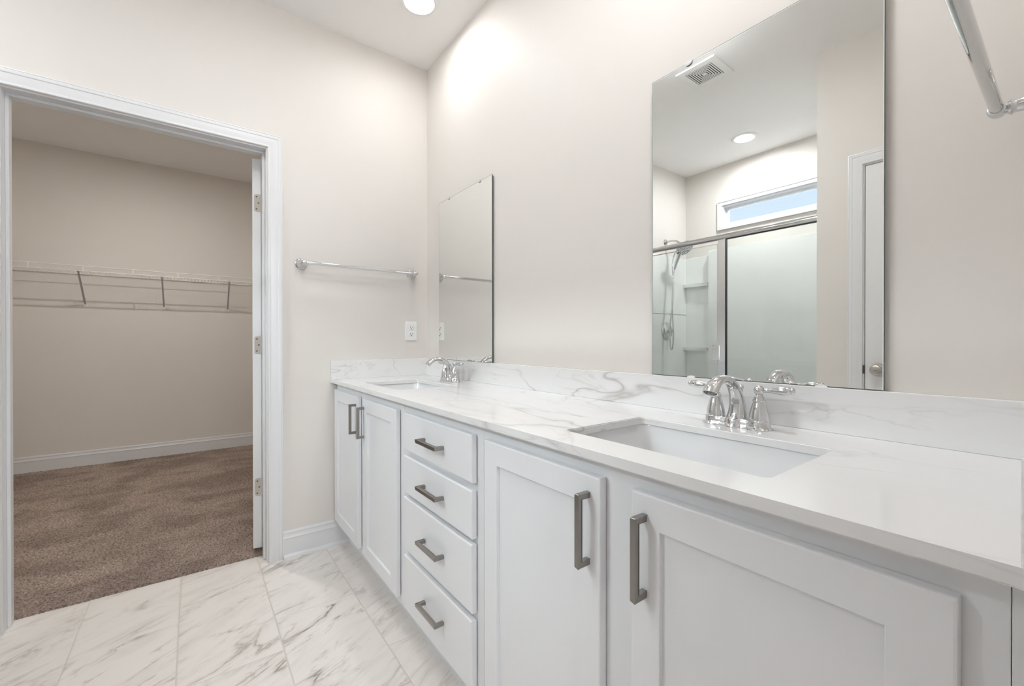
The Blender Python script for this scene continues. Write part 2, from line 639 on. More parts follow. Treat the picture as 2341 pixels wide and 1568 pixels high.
# closet carpet: displaced pile
def carpet_mesh(x0, x1, y0, y1, z, step=0.0055):
    rng = np.random.default_rng(5)
    nx, ny = int((x1 - x0) / step), int((y1 - y0) / step)
    xs, ys = np.linspace(x0, x1, nx), np.linspace(y0, y1, ny)
    X, Y = np.meshgrid(xs, ys, indexing='ij')
    big = rng.random((nx // 2 + 2, ny // 2 + 2))
    Z = np.kron(big, np.ones((2, 2)))[:nx, :ny] * 0.4 + rng.random((nx, ny)) * 0.6
    X = X + (rng.random((nx, ny)) - .5) * step * 0.8
    Y = Y + (rng.random((nx, ny)) - .5) * step * 0.8
    X[-1, :] = x1 + (rng.random(ny) - .5) * 0.005
    co = np.stack([X, Y, z - 0.006 + Z * 0.010], -1).reshape(-1, 3)
    idx = np.arange(nx * ny).reshape(nx, ny)
    q = np.stack([idx[:-1, :-1], idx[1:, :-1], idx[1:, 1:], idx[:-1, 1:]], -1).reshape(-1, 4)
    # skirt at the tile edge
    sk = co.reshape(nx, ny, 3)[-1].copy()
    sk[:, 2] = -0.02
    sk[:, 0] += 0.002
    base = nx * ny
    co = np.concatenate([co, sk])
    a = idx[-1]
    b = base + np.arange(ny)
    q = np.concatenate([q, np.stack([a[:-1], b[:-1], b[1:], a[1:]], -1)])
    me = bpy.data.meshes.new('floor_carpet')
    me.vertices.add(len(co))
    me.vertices.foreach_set('co', co.ravel())
    me.loops.add(len(q) * 4)
    me.loops.foreach_set('vertex_index', q.ravel())
    me.polygons.add(len(q))
    me.polygons.foreach_set('loop_start', np.arange(len(q)) * 4)
    me.update(calc_edges=True)
    me.shade_smooth()
    me.materials.append(M_CARPET)
    o = bpy.data.objects.new('floor_carpet', me)
    C.objects.link(o)
    o['kind'] = 'structure'
    return o


carpet_mesh(-2.80, -0.097, CL[2], CL[3], 0.010)

# ------------------------------------------------------------------ casings, jambs, baseboards
CAS = [(0.0, 0.0), (0.0, 0.009), (0.0025, 0.0115), (0.008, 0.0115), (0.010, 0.0095), (0.014, 0.0095), (0.024, 0.0120),
       (0.036, 0.0135), (0.043, 0.0135), (0.045, 0.0155), (0.048, 0.0165), (0.055, 0.0165), (0.0575, 0.0150), (0.059, 0.0165),
       (0.0625, 0.0155), (0.0640, 0.0130), (0.0640, 0.0)]


def casing(bm, a0, a1, head, plane, out, axis, d=0.005, scale=1.0):
    """moulding round a door opening; plane is the wall face, out is +1/-1 where it sticks out"""
    prof = [(p, q * scale) for p, q in CAS]
    def P(a, z):
        return (plane, a, z) if axis == 'x' else (a, plane, z)
    O = Vector((out, 0, 0)) if axis == 'x' else Vector((0, out, 0))
    L = Vector((0, 1, 0)) if axis == 'x' else Vector((1, 0, 0))
    Z = Vector((0, 0, 1))
    path = [P(a0 - d, 0), P(a0 - d, head + d), P(a1 + d, head + d), P(a1 + d, 0)]
    ups = [(-L, O), (-L + Z, O), (L + Z, O), (L, O)]
    sweep_profile(bm, path, prof, ups)
    return bm


def jamb(bm, a0, a1, head, d0, d1, axis, stop=(None, None), t=0.018):
    """jamb boards around the opening, built outward into the wall"""
    def B(p0, p1, z0, z1, e0=d0, e1=d1):
        if axis == 'x':
            box(bm, e0, e1, p0, p1, z0, z1, 0.0008, 1)
        else:
            box(bm, p0, p1, e0, e1, z0, z1, 0.0008, 1)
    B(a0 - 0.0005, a0 + 0.0, 0, head)
    B(a1, a1 + 0.0005, 0, head)
    B(a0, a1, head, head + 0.0005)
    if stop[0] is not None:
        s = 0.012
        B(a0, a0 + s, 0, head - s, *stop)
        B(a1 - s, a1, 0, head - s, *stop)
        B(a0, a1, head - s, head, *stop)


# closet door opening: the wall cut stays bare gypsum, so give it lining boards 1.5 mm proud
def lining(bm, a0, a1, head, d0, d1, axis, stop):
    t = 0.0016
    def B(p0, p1, z0, z1, e0, e1, bev=0.0):
        if axis == 'x':
            box(bm, e0, e1, p0, p1, z0, z1, bev, 1)
        else:
            box(bm, p0, p1, e0, e1, z0, z1, bev, 1)
    B(a0, a0 + t, 0, head, d0, d1)
    B(a1 - t, a1, 0, head, d0, d1)
    B(a0, a1, head - t, head, d0, d1)
    s = 0.012
    B(a0 + t, a0 + s, 0, head - s, stop[0], stop[1], 0.0015)
    B(a1 - s, a1 - t, 0, head - s, stop[0], stop[1], 0.0015)
    B(a0 + t, a1 - t, head - s, head - t, stop[0], stop[1], 0.0015)


bm = bmesh.new()
casing(bm, D1[0], D1[1], D1[2], 0.0, 1, 'x')
casing(bm, D1[0], D1[1], D1[2], -0.115, -1, 'x')
lining(bm, D1[0], D1[1], D1[2], -0.1155, 0.0005, 'x', (-0.078, -0.044))
struct('trim_1', bm, M_TRIM, 25)
bm = bmesh.new()
casing(bm, ED[0], ED[1], ED[2], WR, -1, 'x', scale=0.66)
casing(bm, ED[0], ED[1], ED[2], WR + 0.115, 1, 'x')
lining(bm, ED[0], ED[1], ED[2], WR - 0.0005, WR + 0.1155, 'x', (WR + 0.045, WR + 0.078))
struct('trim_2', bm, M_TRIM, 25)
bm = bmesh.new()
casing(bm, D2[0], D2[1] - 0.03, D2[2], YB, 1, 'y')
lining(bm, D2[0], D2[1], D2[2], YB - 0.1105, YB + 0.0005, 'y', (YB - 0.068, YB - 0.036))
struct('trim_3', bm, M_TRIM, 25)

# closet door slab swung back into the closet
th = math.radians(14)
dd = Vector((-math.cos(th), math.sin(th), 0))
nn = Vector((-math.sin(th), -math.cos(th), 0))
p0 = Vector((-0.1235, -0.8655, 0))


def door_slab(bm, origin, along, normal, W, z0, z1, T, panels=True):
    bx_ = box(bmesh.new(), 0, W, 0, T, z0, z1, 0.0015, 1)
    for v in bx_.verts:
        v.co = origin + along * v.co.x + normal * v.co.y + Vector((0, 0, v.co.z))
    me = bpy.data.meshes.new('tmp')
    bx_.to_mesh(me)
    bx_.free()
    bm.from_mesh(me)
    bpy.data.meshes.remove(me)


door1 = bpy.data.objects.new('door_1', None)
C.objects.link(door1)
door1.location = p0
door1['kind'] = 'structure'
bm = bmesh.new()
door_slab(bm, Vector((0, 0, 0)), dd, nn, 0.81, 0.030, 2.022, 0.040)
obj('door_slab', bm, M_DOOR, door1)
for zc in (1.797, 1.071, 0.343):
    # leaf screwed to the hinge edge, rounded corners on its far side
    h = obj('hinge', bmesh.new(), M_SATIN, door1)
    bm = bmesh.new()
    w0, w1, hh, r = -0.0085, 0.031, 0.0445, 0.011
    pts = [(w0, -hh), (w0, hh)]
    pts += [(w1 - r + r * math.cos(math.radians(a)), hh - r + r * math.sin(math.radians(a))) for a in range(90, -1, -15)]
    pts += [(w1 - r + r * math.cos(math.radians(a)), -hh + r + r * math.sin(math.radians(a))) for a in range(0, -91, -15)]
    pts = pts[::-1]
    slab(bm, pts, [], 0.0, 0.0022, lambda x, y, z: tuple(nn * x - dd * z + Vector((0, 0, zc + y))))
    tube(bm, [nn * -0.0095 - dd * 0.0035 + Vector((0, 0, zc - hh - 0.002)), nn * -0.0095 - dd * 0.0035 + Vector((0, 0, zc + hh + 0.003))], 0.0042, 12)
    bmesh.ops.recalc_face_normals(bm, faces=bm.faces)
    bm.to_mesh(h.data)
    bm.free()
    for (sx, sz) in ((0.016, 0.031), (0.0075, 0.0), (0.016, -0.031)):
        c = nn * (sx + 0.004) + Vector((0, 0, zc + sz)) - dd * 0.0022
        s = lathe(bmesh.new(), [(0.0, 0.0009), (0.0035, 0.0006), (0.0042, -0.0003)], c, -dd, 12)
        obj('screw', s, M_SCREW, h)

# toilet door (door_2), closed
door2 = bpy.data.objects.new('door_2', None)
C.objects.link(door2)
door2.location = (D2[0], YB, 0)
door2['kind'] = 'structure'
obj('door_slab', bx(0.0045, D2[1] - D2[0] - 0.003, -0.036, -0.0015, 0.012, 2.031, 0.0015, 1), M_DOOR, door2)
kn = obj('door_knob', lathe(bmesh.new(), [(0.0335, 0.0), (0.0335, 0.003), (0.030, 0.0075), (0.020, 0.009), (0.0125, 0.014), (0.0115, 0.028), (0.017, 0.034), (0.0255, 0.042), (0.0275, 0.050), (0.0255, 0.058), (0.018, 0.0625), (0.0, 0.064)],
                       (0.062, -0.0012, 0.938), (0, 1, 0), 32), M_SATIN, door2, 35)
obj('key_slot', bx(0.058, 0.066, 0.060, 0.0655, 0.9365, 0.9395), M_SCREW, kn)
obj('strike_plate', bx(-0.0045, 0.0045, -0.020, 0.0022, 0.915, 0.960, 0.001, 1), M_SCREW, door2)


BB = [(0.0, 0.0), (0.0125, 0.0), (0.0125, 0.094), (0.0145, 0.0965), (0.0145, 0.1005), (0.0115, 0.104), (0.0095, 0.112), (0.0085, 0.120), (0.0098, 0.1225), (0.0098, 0.1265), (0.006, 0.1335), (0.0, 0.1345)]
SHOE = [(0.0125, 0.0), (0.026, 0.0)] + [(0.0125 + 0.0135 * math.cos(math.radians(a)), 0.019 * math.sin(math.radians(a))) for a in (15, 30, 45, 60, 75, 90)]


def baseboard(name, a, b, normal, shoe=True, z=0.0, zs=1.0):
    bm = bmesh.new()
    N = Vector(normal)
    Z = Vector((0, 0, 1))
    a, b = Vector((a[0], a[1], z)), Vector((b[0], b[1], z))
    sweep_profile(bm, [a, b], [(p, q * zs) for p, q in BB], [(N, Z)] * 2)
    if shoe:
        sweep_profile(bm, [a, b], SHOE, [(N, Z)] * 2)
    return struct(name, bm, M_TRIM, 30)


baseboard('baseboard_left', (0, -0.788), (0, 0), (1, 0, 0))
baseboard('baseboard_left_shower', (0, YB), (0, -1.786), (1, 0, 0))
baseboard('baseboard_closet_back', (-2.80, CL[2]), (-2.80, CL[3]), (1, 0, 0), shoe=False, z=0.004, zs=1.0)
baseboard('baseboard_closet_right', (-2.80, CL[3]), (-0.115, CL[3]), (0, -1, 0), shoe=False, z=0.004)
baseboard('baseboard_closet_left', (-2.80, CL[2]), (-0.115, CL[2]), (0, 1, 0), shoe=False, z=0.004)
baseboard('baseboard_toilet_side', (XS + 0.0, YB), (D2[0] - 0.069, YB), (0, 1, 0))
baseboard('baseboard_right', (WR, YB), (WR, ED[0] - 0.07), (-1, 0, 0))

# ------------------------------------------------------------------ windows
def window(name, x0, x1, z0, z1, y):
    """window in the back wall (y = inner wall face)"""
    root = bpy.data.objects.new(name, None)
    C.objects.link(root)
    root['kind'] = 'structure'
    root.location = (0, 0, 0)
    bm = bmesh.new()
    def ring(a, b, ya, yb, bev=0.001):
        # a: outer offset, b: inner offset (positive = into the opening)
        X0, X1, Z0, Z1 = x0 + a, x1 - a, z0 + a, z1 - a
        t = b - a
        box(bm, X0, X1, ya, yb, Z0, Z0 + t, bev, 1)
        box(bm, X0, X1, ya, yb, Z1 - t, Z1, bev, 1)
        box(bm, X0, X0 + t, ya, yb, Z0 + t, Z1 - t, bev, 1)
        box(bm, X1 - t, X1, ya, yb, Z0 + t, Z1 - t, bev, 1)
    ring(-0.040, 0.0, y, y + 0.014)            # casing on the wall
    ring(-0.040, -0.030, y + 0.014, y + 0.019)
    obj('window_casing', bm, M_TRIM, root)
    bm = bmesh.new()
    ring(0.0, 0.010, y - 0.085, y + 0.002)      # lining
    ring(0.010, 0.030, y - 0.085, y - 0.050, 0.002)
    obj('window_frame', bm, M_TRIM, root)
    bm = bx(x0 + 0.028, x1 - 0.028, y - 0.070, y - 0.066, z0 + 0.028, z1 - 0.028)
    obj('pane', bm, M_WGLASS, root)
    return root


window('window_1', WIN[0], WIN[1], WIN[2], WIN[3], YS)
bm = bmesh.new()
for (a, b, c, d) in ((BW[0], BW[1], BW[2], BW[2] + .05), (BW[0], BW[1], BW[3] - .05, BW[3]), (BW[0], BW[0] + .05, BW[2], BW[3]), (BW[1] - .05, BW[1], BW[2], BW[3]), (-1.24, -1.16, BW[2], BW[3]), (BW[0], BW[1], 1.47, 1.52)):
    box(bm, 5.51, 5.59, a, b, c, d)
struct('window_2', bm, M_TRIM)

# ------------------------------------------------------------------ ceiling lights and vent
def can_light(x, y, label, lens_r=0.069, name='recessed_light'):
    t = thing(name, label, 'ceiling light', (x, y, H), 'recessed ceiling lights')
    bm = lathe(bmesh.new(), [(0.094, 0.0), (0.093, -0.003), (0.086, -0.0075), (0.078, -0.0095), (0.0725, -0.0090), (lens_r, -0.002), (lens_r, 0.0)], (0, 0, 0), (0, 0, 1), 48, closed=True)
    obj('trim_ring', bm, M_PLAST, t, 40)
    bm = lathe(bmesh.new(), [(0.0, -0.0012), (lens_r - 0.0004, -0.0012), (lens_r - 0.0004, -0.0002), (0.0, -0.0002)], (0, 0, 0), (0, 0, 1), 48)
    obj('lens', bm, M_LENS, t, 40)
    return t


can_light(*CANS[0], 'lit round ceiling light above the far sink and the narrower mirror')
can_light(*CANS[1], 'lit round ceiling light above the near sink, just outside the picture top')
can_light(*CANS[2], 'lit round ceiling light in the shower, seen inside the big mirror')
can_light(-1.35, -1.50, 'lit round ceiling light inside the walk-in closet')
t = thing('added_fill_light', 'added round flush fill light over the vanity, unseen above the picture top', 'ceiling light', (FILL_DOME[0], FILL_DOME[1], H))  # unseen fixture, added to light the vanity evenly
obj('base', lathe(bmesh.new(), [(0.0, 0.0), (0.185, 0.0), (0.185, -0.018), (0.178, -0.024), (0.0, -0.024)], (0, 0, 0), (0, 0, 1), 48), M_SATIN, t, 40)
obj('glass_shade', lathe(bmesh.new(), [(0.172, -0.024), (0.176, -0.045), (0.173, -0.070), (0.171, -0.088), (0.0, -0.0935)], (0, 0, 0), (0, 0, 1), 48), M_FILL_DOME, t, 40)
can_light(4.1, -1.2, 'added round ceiling light in the unseen bedroom beyond the entry door', 0.069)  # fixture for the added bedroom fill lamp

t = thing('exhaust_vent', 'white square ceiling exhaust grille with nested slots, reflected in the big mirror', 'vent', (1.005, -1.405, H + 0.004))
bm = bmesh.new()
def sq(h, z):
    return [(-h, -h, z), (h, -h, z), (h, h, z), (-h, h, z)]
# moulded cover with a stepped rim
loft(bm, [sq(0.122, 0.0), sq(0.122, -0.010), sq(0.1205, -0.013), sq(0.0805, -0.013), sq(0.0805, -0.011)])
obj('cover', bm, M_PLAST, t)
bm = bmesh.new()
loft(bm, [sq(0.0800, -0.0112), sq(0.0800, -0.0052)], False, True)
obj('dark_backing', bm, M_DARK, t)
for i in range(6):
    h1 = 0.0765 - i * 0.0125
    h0 = h1 - 0.0066
    if i == 5:
        h0 = 0.001
    bm = bmesh.new()
    loft(bm, [sq(h1, -0.0120), sq(h1, -0.0132), sq(h0, -0.0132), sq(h0, -0.0120), sq(h1, -0.0120)])
    if i == 5:
        bm.free()
        bm = bmesh.new()
        loft(bm, [sq(h1, -0.0120), sq(h1, -0.0132)], True, True)
    obj('louvre', bm, M_PLAST, t)

# ------------------------------------------------------------------ vanity cabinets
YF, YD = -0.531, -0.5505            # face frame, door front
ZC0, ZC1 = 0.115, 0.868


def pull(parent, cx, cz, vertical, L=0.136):
    """square bar pull, built in the parent's space (parent at origin)"""
    s = 0.0105
    y1 = YD + 0.0006
    y0 = YD - 0.0315
    # one continuous bent bar: sweep of a square section
    bm = bmesh.new()
    def BB_(a0, a1, y_0, y_1):
        if vertical:
            box(bm, cx - s / 2, cx + s / 2, y_0, y_1, cz + a0, cz + a1)
        else:
            box(bm, cx + a0, cx + a1, y_0, y_1, cz - s / 2, cz + s / 2)
    # U outline extruded across the width
    h = L / 2
    out = [(-h, y1), (-h, y0), (h, y0), (h, y1), (h - s, y1), (h - s, y0 + s), (-h + s, y0 + s), (-h + s, y1)]
    if vertical:
        slab(bm, out, [], cx - s / 2, cx + s / 2, lambda a, y, w_: (w_, y, cz + a))
    else:
        slab(bm, out, [], cz - s / 2, cz + s / 2, lambda a, y, w_: (cx + a, y, w_))
    es = [e for e in bm.edges if len(e.link_faces) == 2 and e.calc_face_angle(0) > 1.0]
    bmesh.ops.bevel(bm, geom=es, offset=0.0009, segments=2, affect='EDGES')
    return obj('handle', bm, M_NICKEL, parent, 30)


def shaker(parent, x0, x1, z0, z1, hx, hz):
    bm = bmesh.new()
    fr, dp = 0.0555, 0.0085
    def rg(i, y):
        return [(x0 + i, y, z0 + i), (x1 - i, y, z0 + i), (x1 - i, y, z1 - i), (x0 + i, y, z1 - i)]
    loft(bm, [rg(0, YF - 0.0028), rg(0, YD + 0.0035), rg(0.001, YD + 0.001), rg(0.0035, YD), rg(fr - 0.001, YD), rg(fr, YD + 0.001), rg(fr + 0.0006, YD + dp)], True, True)
    d = obj('door', bm, M_CAB, parent)
    pull(d, hx, hz, True)
    return d


def drawer(parent, x0, x1, z0, z1, hx, hz):
    bm = bmesh.new()
    def rg(i, y):
        return [(x0 + i, y, z0 + i), (x1 - i, y, z0 + i), (x1 - i, y, z1 - i), (x0 + i, y, z1 - i)]
    loft(bm, [rg(0, YF - 0.0028), rg(0, YD + 0.004), rg(0.0012, YD + 0.0012), rg(0.004, YD)], True, True)
    d = obj('drawer', bm, M_CAB, parent)
    pull(d, hx, hz, False)
    return d


def carcass(parent, x0, x1, extra=None):
    bm = bmesh.new()
    box(bm, x0, x1, -0.47, -0.003, 0.0, ZC0)             # toe kick base
    # open-topped box, so the sink bowl hangs inside it
    box(bm, x0, x0 + 0.016, YF + 0.018, -0.003, ZC0, ZC1)
    box(bm, x1 - 0.016, x1, YF + 0.018, -0.003, ZC0, ZC1)
    box(bm, x0, x1, YF + 0.018, -0.003, ZC0, ZC0 + 0.016)
    box(bm, x0 + 0.016, x1 - 0.016, -0.012, -0.003, ZC0 + 0.016, ZC1)
    box(bm, x0 + 0.0004, x1 - 0.0004, YF, YF + 0.018, ZC0, ZC1, 0.0008, 1)   # face frame
    return obj('body', bm, M_CAB, parent)


U = [(0.018, 0.9235), (0.9235, 1.4530), (1.4530, 2.3600)]
zt, zb = 0.8375, 0.146
c1 = thing('vanity_cabinet', 'white two-door vanity cabinet below the far sink, beside the closet wall', 'cabinet', (0, 0, 0), 'white vanity cabinets')
carcass(c1, *U[0])
shaker(c1, 0.036, 0.434, zb, zt, 0.406, 0.735)
shaker(c1, 0.503, 0.889, zb, zt, 0.5215, 0.735)
c2 = thing('vanity_cabinet', 'white vanity cabinet with four stacked drawers, between the two door cabinets', 'cabinet', (0, 0, 0), 'white vanity cabinets')
carcass(c2, *U[1])
for (a, b, hz) in ((0.707, 0.8375, 0.7710), (0.556, 0.687, 0.6210), (0.355, 0.541, 0.4460), (0.146, 0.335, 0.2470)):
    drawer(c2, 0.960, 1.4195, a, b, 1.1955, hz)
c3 = thing('vanity_cabinet', 'white two-door vanity cabinet below the near sink, nearest the camera', 'cabinet', (0, 0, 0), 'white vanity cabinets')
carcass(c3, *U[2])
shaker(c3, 1.4825, 1.8705, zb, zt, 1.8410, 0.7385)
shaker(c3, 1.9395, 2.3275, zb, zt, 1.9665, 0.7365)
obj('filler_strip', bx(2.3602, WR - 0.0015, YF, YF + 0.018, ZC0, ZC1, 0.0008, 1), M_CAB, c3)
obj('filler_kick', bx(2.3606, WR - 0.0015, -0.47, -0.455, 0, ZC0), M_CAB, c3)

# ------------------------------------------------------------------ countertop
ZT, ZU = 0.8865, 0.8690
SINKS = [0.480, 1.9075]
SW, SY0, SY1 = 0.2135, -0.466, -0.183
ct = thing('countertop', 'white marble-look vanity countertop with grey veins and two sink cut-outs', 'countertop', (0, 0, 0))
bm = bmesh.new()
outer = [(0.001, -0.562), (2.386, -0.562), (2.386, -0.001), (0.001, -0.001)]
holes = [rrect(cx - SW, cx + SW, SY0, SY1, 0.013, 6) for cx in SINKS]
slab(bm, outer, holes, ZU, ZT)
es = [e for e in bm.edges if len(e.link_faces) == 2 and e.calc_face_angle(0) > 1.0 and (e.verts[0].co.z > ZT - 1e-4 and e.verts[1].co.z > ZT - 1e-4 or (abs(e.verts[0].co.y + 0.562) < 1e-4 and abs(e.verts[1].co.y + 0.562) < 1e-4 and abs(e.verts[0].co.z - e.verts[1].co.z) < 1e-4))]
bmesh.ops.bevel(bm, geom=es, offset=0.0025, segments=3, affect='EDGES')
obj('top', bm, M_COUNTER, ct)
obj('backsplash', bx(0.0015, 2.3865, -0.0185, -0.0005, ZT, 0.9865, 0.0015, 2), M_COUNTER, ct)
obj('side_splash', bx(0.0008, 0.0185, -0.5605, -0.0188, ZT, 0.9865, 0.0015, 2), M_COUNTER, ct)
obj('side_splash', bx(2.3665, WR - 0.001, -0.5600, -0.0188, ZT, 0.9865, 0.004, 3), M_COUNTER, ct)


def sink(cx, label):
    t = thing('sink', label, 'sink', (cx, (SY0 + SY1) / 2, ZU), 'undermount basins')
    hw, hd = SW + 0.006, (SY1 - SY0) / 2 + 0.006
    rings = []
    def R(ix, iy, z, r):
        return [(x, y, z) for x, y in rrect(-hw + ix, hw - ix, -hd + iy, hd - iy, r, 7)]
    rings = [R(-0.026, -0.026, -0.0005, 0.05), R(0, 0, -0.0005, 0.028), R(0.002, 0.002, -0.006, 0.028), R(0.010, 0.010, -0.060, 0.03), R(0.020, 0.018, -0.105, 0.034),
             R(0.034, 0.030, -0.124, 0.04), R(0.060, 0.052, -0.132, 0.045), R(0.120, 0.085, -0.136, 0.04), R(0.185, 0.118, -0.138, 0.022)]
    bm = bmesh.new()
    loft(bm, rings, False, True)
    # outside shell
    outs = [R(-0.026, -0.026, -0.0005, 0.05), R(-0.026, -0.026, -0.012, 0.05), R(-0.010, -0.010, -0.016, 0.04), R(0.0, 0.0, -0.08, 0.04), R(0.03, 0.03, -0.145, 0.05)]
    loft(bm, outs, False, True)
    bmesh.ops.remove_doubles(bm, verts=bm.verts, dist=1e-6)
    o = obj('basin', bm, M_PORC, t, 50)
    d = lathe(bmesh.new(), [(0.031, 0.0), (0.031, 0.003), (0.026, 0.0045), (0.022, 0.002), (0.019, 0.002), (0.017, 0.006), (0.0, 0.008)], (0, 0.02, -0.1378), (0, 0, 1), 28)
    obj('drain', d, M_CHROME, t, 40)
    return t


sink(SINKS[0], 'white rectangular undermount sink near the closet wall')
sink(SINKS[1], 'white rectangular undermount sink nearest the camera')


def faucet(cx, cy, label):
    t = thing('faucet', label, 'faucet', (cx, cy, ZT), 'chrome two-handle faucets')
    # deck plate: lofted stadium, waisted between the three bells
    def outline(grow, z):
        out = []
        N = 96
        for k in range(N):
            a = 2 * PI * k / N
            # radial sampling of three overlapping discs and a bar
            dx, dy = math.cos(a), math.sin(a)
            best = 0
            for (ox, r) in ((-0.0508, 0.0265), (0.0508, 0.0265), (0.0, 0.0285)):
                r += grow
                bq = ox * dx
                disc = bq * bq - (ox * ox - r * r)
                if disc >= 0:
                    best = max(best, bq + math.sqrt(disc))
            hy = 0.0225 + grow
            tt = min(hy / abs(dy) if abs(dy) > 1e-6 else 9, (0.064 + grow) / abs(dx) if abs(dx) > 1e-6 else 9)
            best = max(best, tt)
            out.append((dx * best, dy * best, z))
        return out
    bm = bmesh.new()
    loft(bm, [outline(0.0025, 0.0), outline(0.0025, 0.0020), outline(0.0005, 0.0040), outline(-0.0020, 0.0065), outline(-0.0028, 0.0085), outline(-0.0028, 0.0185), outline(-0.0042, 0.0200)], True, True)
    obj('base_plate', bm, M_CHROME, t, 45)
    for s in (-1, 1):
        hx = s * 0.0508
        bm = lathe(bmesh.new(), [(0.0235, 0.0165), (0.0232, 0.0185), (0.0215, 0.0200), (0.0215, 0.0215), (0.0205, 0.0320), (0.0182, 0.0430), (0.0155, 0.0530), (0.0132, 0.0600), (0.0122, 0.0640), (0.0, 0.0640)], (hx, 0, 0), (0, 0, 1), 36)
        hb = obj('handle_body', bm, M_CHROME, t, 50)
        bm = lathe(bmesh.new(), [(0.0120, 0.0636), (0.0139, 0.0650), (0.0142, 0.0668), (0.0130, 0.0685), (0.0122, 0.0700), (0.0110, 0.0740), (0.0078, 0.0775), (0.0072, 0.0800)], (hx, 0, 0), (0, 0, 1), 32)
        obj('collar', bm, M_CHROME, hb, 50)
        # hub ball + lever in one piece
        cz = 0.0895
        ball = [(0.0, -0.0115)] + [(0.0115 * math.sin(math.radians(a)), -0.0115 * math.cos(math.radians(a))) for a in range(15, 166, 15)] + [(0.0, 0.0115)]
        bm = lathe(bmesh.new(), ball, (hx, 0, cz), (0, 0, 1), 28)
        ax = Vector((s, 0.03, 0.055)).normalized()
        lev = [(0.0040, 0.0105), (0.0058, 0.0130), (0.0050, 0.0155), (0.0046, 0.0185), (0.0062, 0.0270), (0.0085, 0.0400), (0.0098, 0.0520), (0.0094, 0.0620), (0.0078, 0.0690), (0.0066, 0.0705), (0.0078, 0.0720), (0.0080, 0.0745), (0.0060, 0.0775), (0.0, 0.0790)]
        lathe(bm, [(r_, h_ * 0.93) for r_, h_ in lev], (hx, 0, cz), ax, 24)
        obj('lever', bm, M_CHROME, t, 50)
    # spout: elliptical section swept along an arc; (y, z, width_half, thick_half)
    st = [(0.002, 0.014, 0.0270, 0.0230), (0.003, 0.021, 0.0235, 0.0200), (0.004, 0.036, 0.0205, 0.0165), (0.003, 0.056, 0.0182, 0.0135), (-0.004, 0.077, 0.0160, 0.0112), (-0.020, 0.098, 0.0142, 0.0098),
          (-0.044, 0.1125, 0.0136, 0.0092), (-0.070, 0.1155, 0.0142, 0.0092), (-0.094, 0.1105, 0.0152, 0.0100), (-0.112, 0.0990, 0.0166, 0.0112), (-0.1215, 0.0870, 0.0174, 0.0120)]
    sp = spline(st, 5)
    rings = []
    for i, q in enumerate(sp):
        a, b = sp[max(0, i - 1)], sp[min(len(sp) - 1, i + 1)]
        tn = Vector((0, b[0] - a[0], b[1] - a[1])).normalized()
        if i == 0:
            tn = Vector((0, 0, 1))
        nv = Vector((1, 0, 0)).cross(tn)
        rings.append([Vector((0, q[0], q[1])) + Vector((1, 0, 0)) * q[2] * math.cos(2 * PI * k / 28) + nv * q[3] * math.sin(2 * PI * k / 28) for k in range(28)])
    # recessed outlet
    last = rings[-1]
    cen = sum(last, Vector()) / 28
    tn = Vector((0, -0.50, -0.866))
    rings.append([cen + (p - cen) * 0.86 for p in last])
    rings.append([cen + (p - cen) * 0.80 - tn * 0.008 for p in last])
    bm = bmesh.new()
    loft(bm, rings, True, True)
    obj('spout', bm, M_CHROME, t, 50)
    # pop-up rod with its knob behind the spout
    bm = lathe(bmesh.new(), [(0.0022, 0.016), (0.0022, 0.074), (0.0042, 0.076), (0.0028, 0.079), (0.0044, 0.082), (0.0028, 0.085), (0.0050, 0.0870), (0.0062, 0.0910), (0.0050, 0.0950), (0.0025, 0.0970), (0.0016, 0.0990), (0.0, 0.1000)], (0, 0.0235, 0), (0, 0, 1), 20)
    obj('lift_rod', bm, M_CHROME, t, 50)
    return t


faucet(0.478, -0.103, 'chrome two-handle faucet at the far sink, below the narrower mirror')
faucet(1.9035, -0.103, 'chrome two-handle faucet at the near sink, in front of the big mirror')

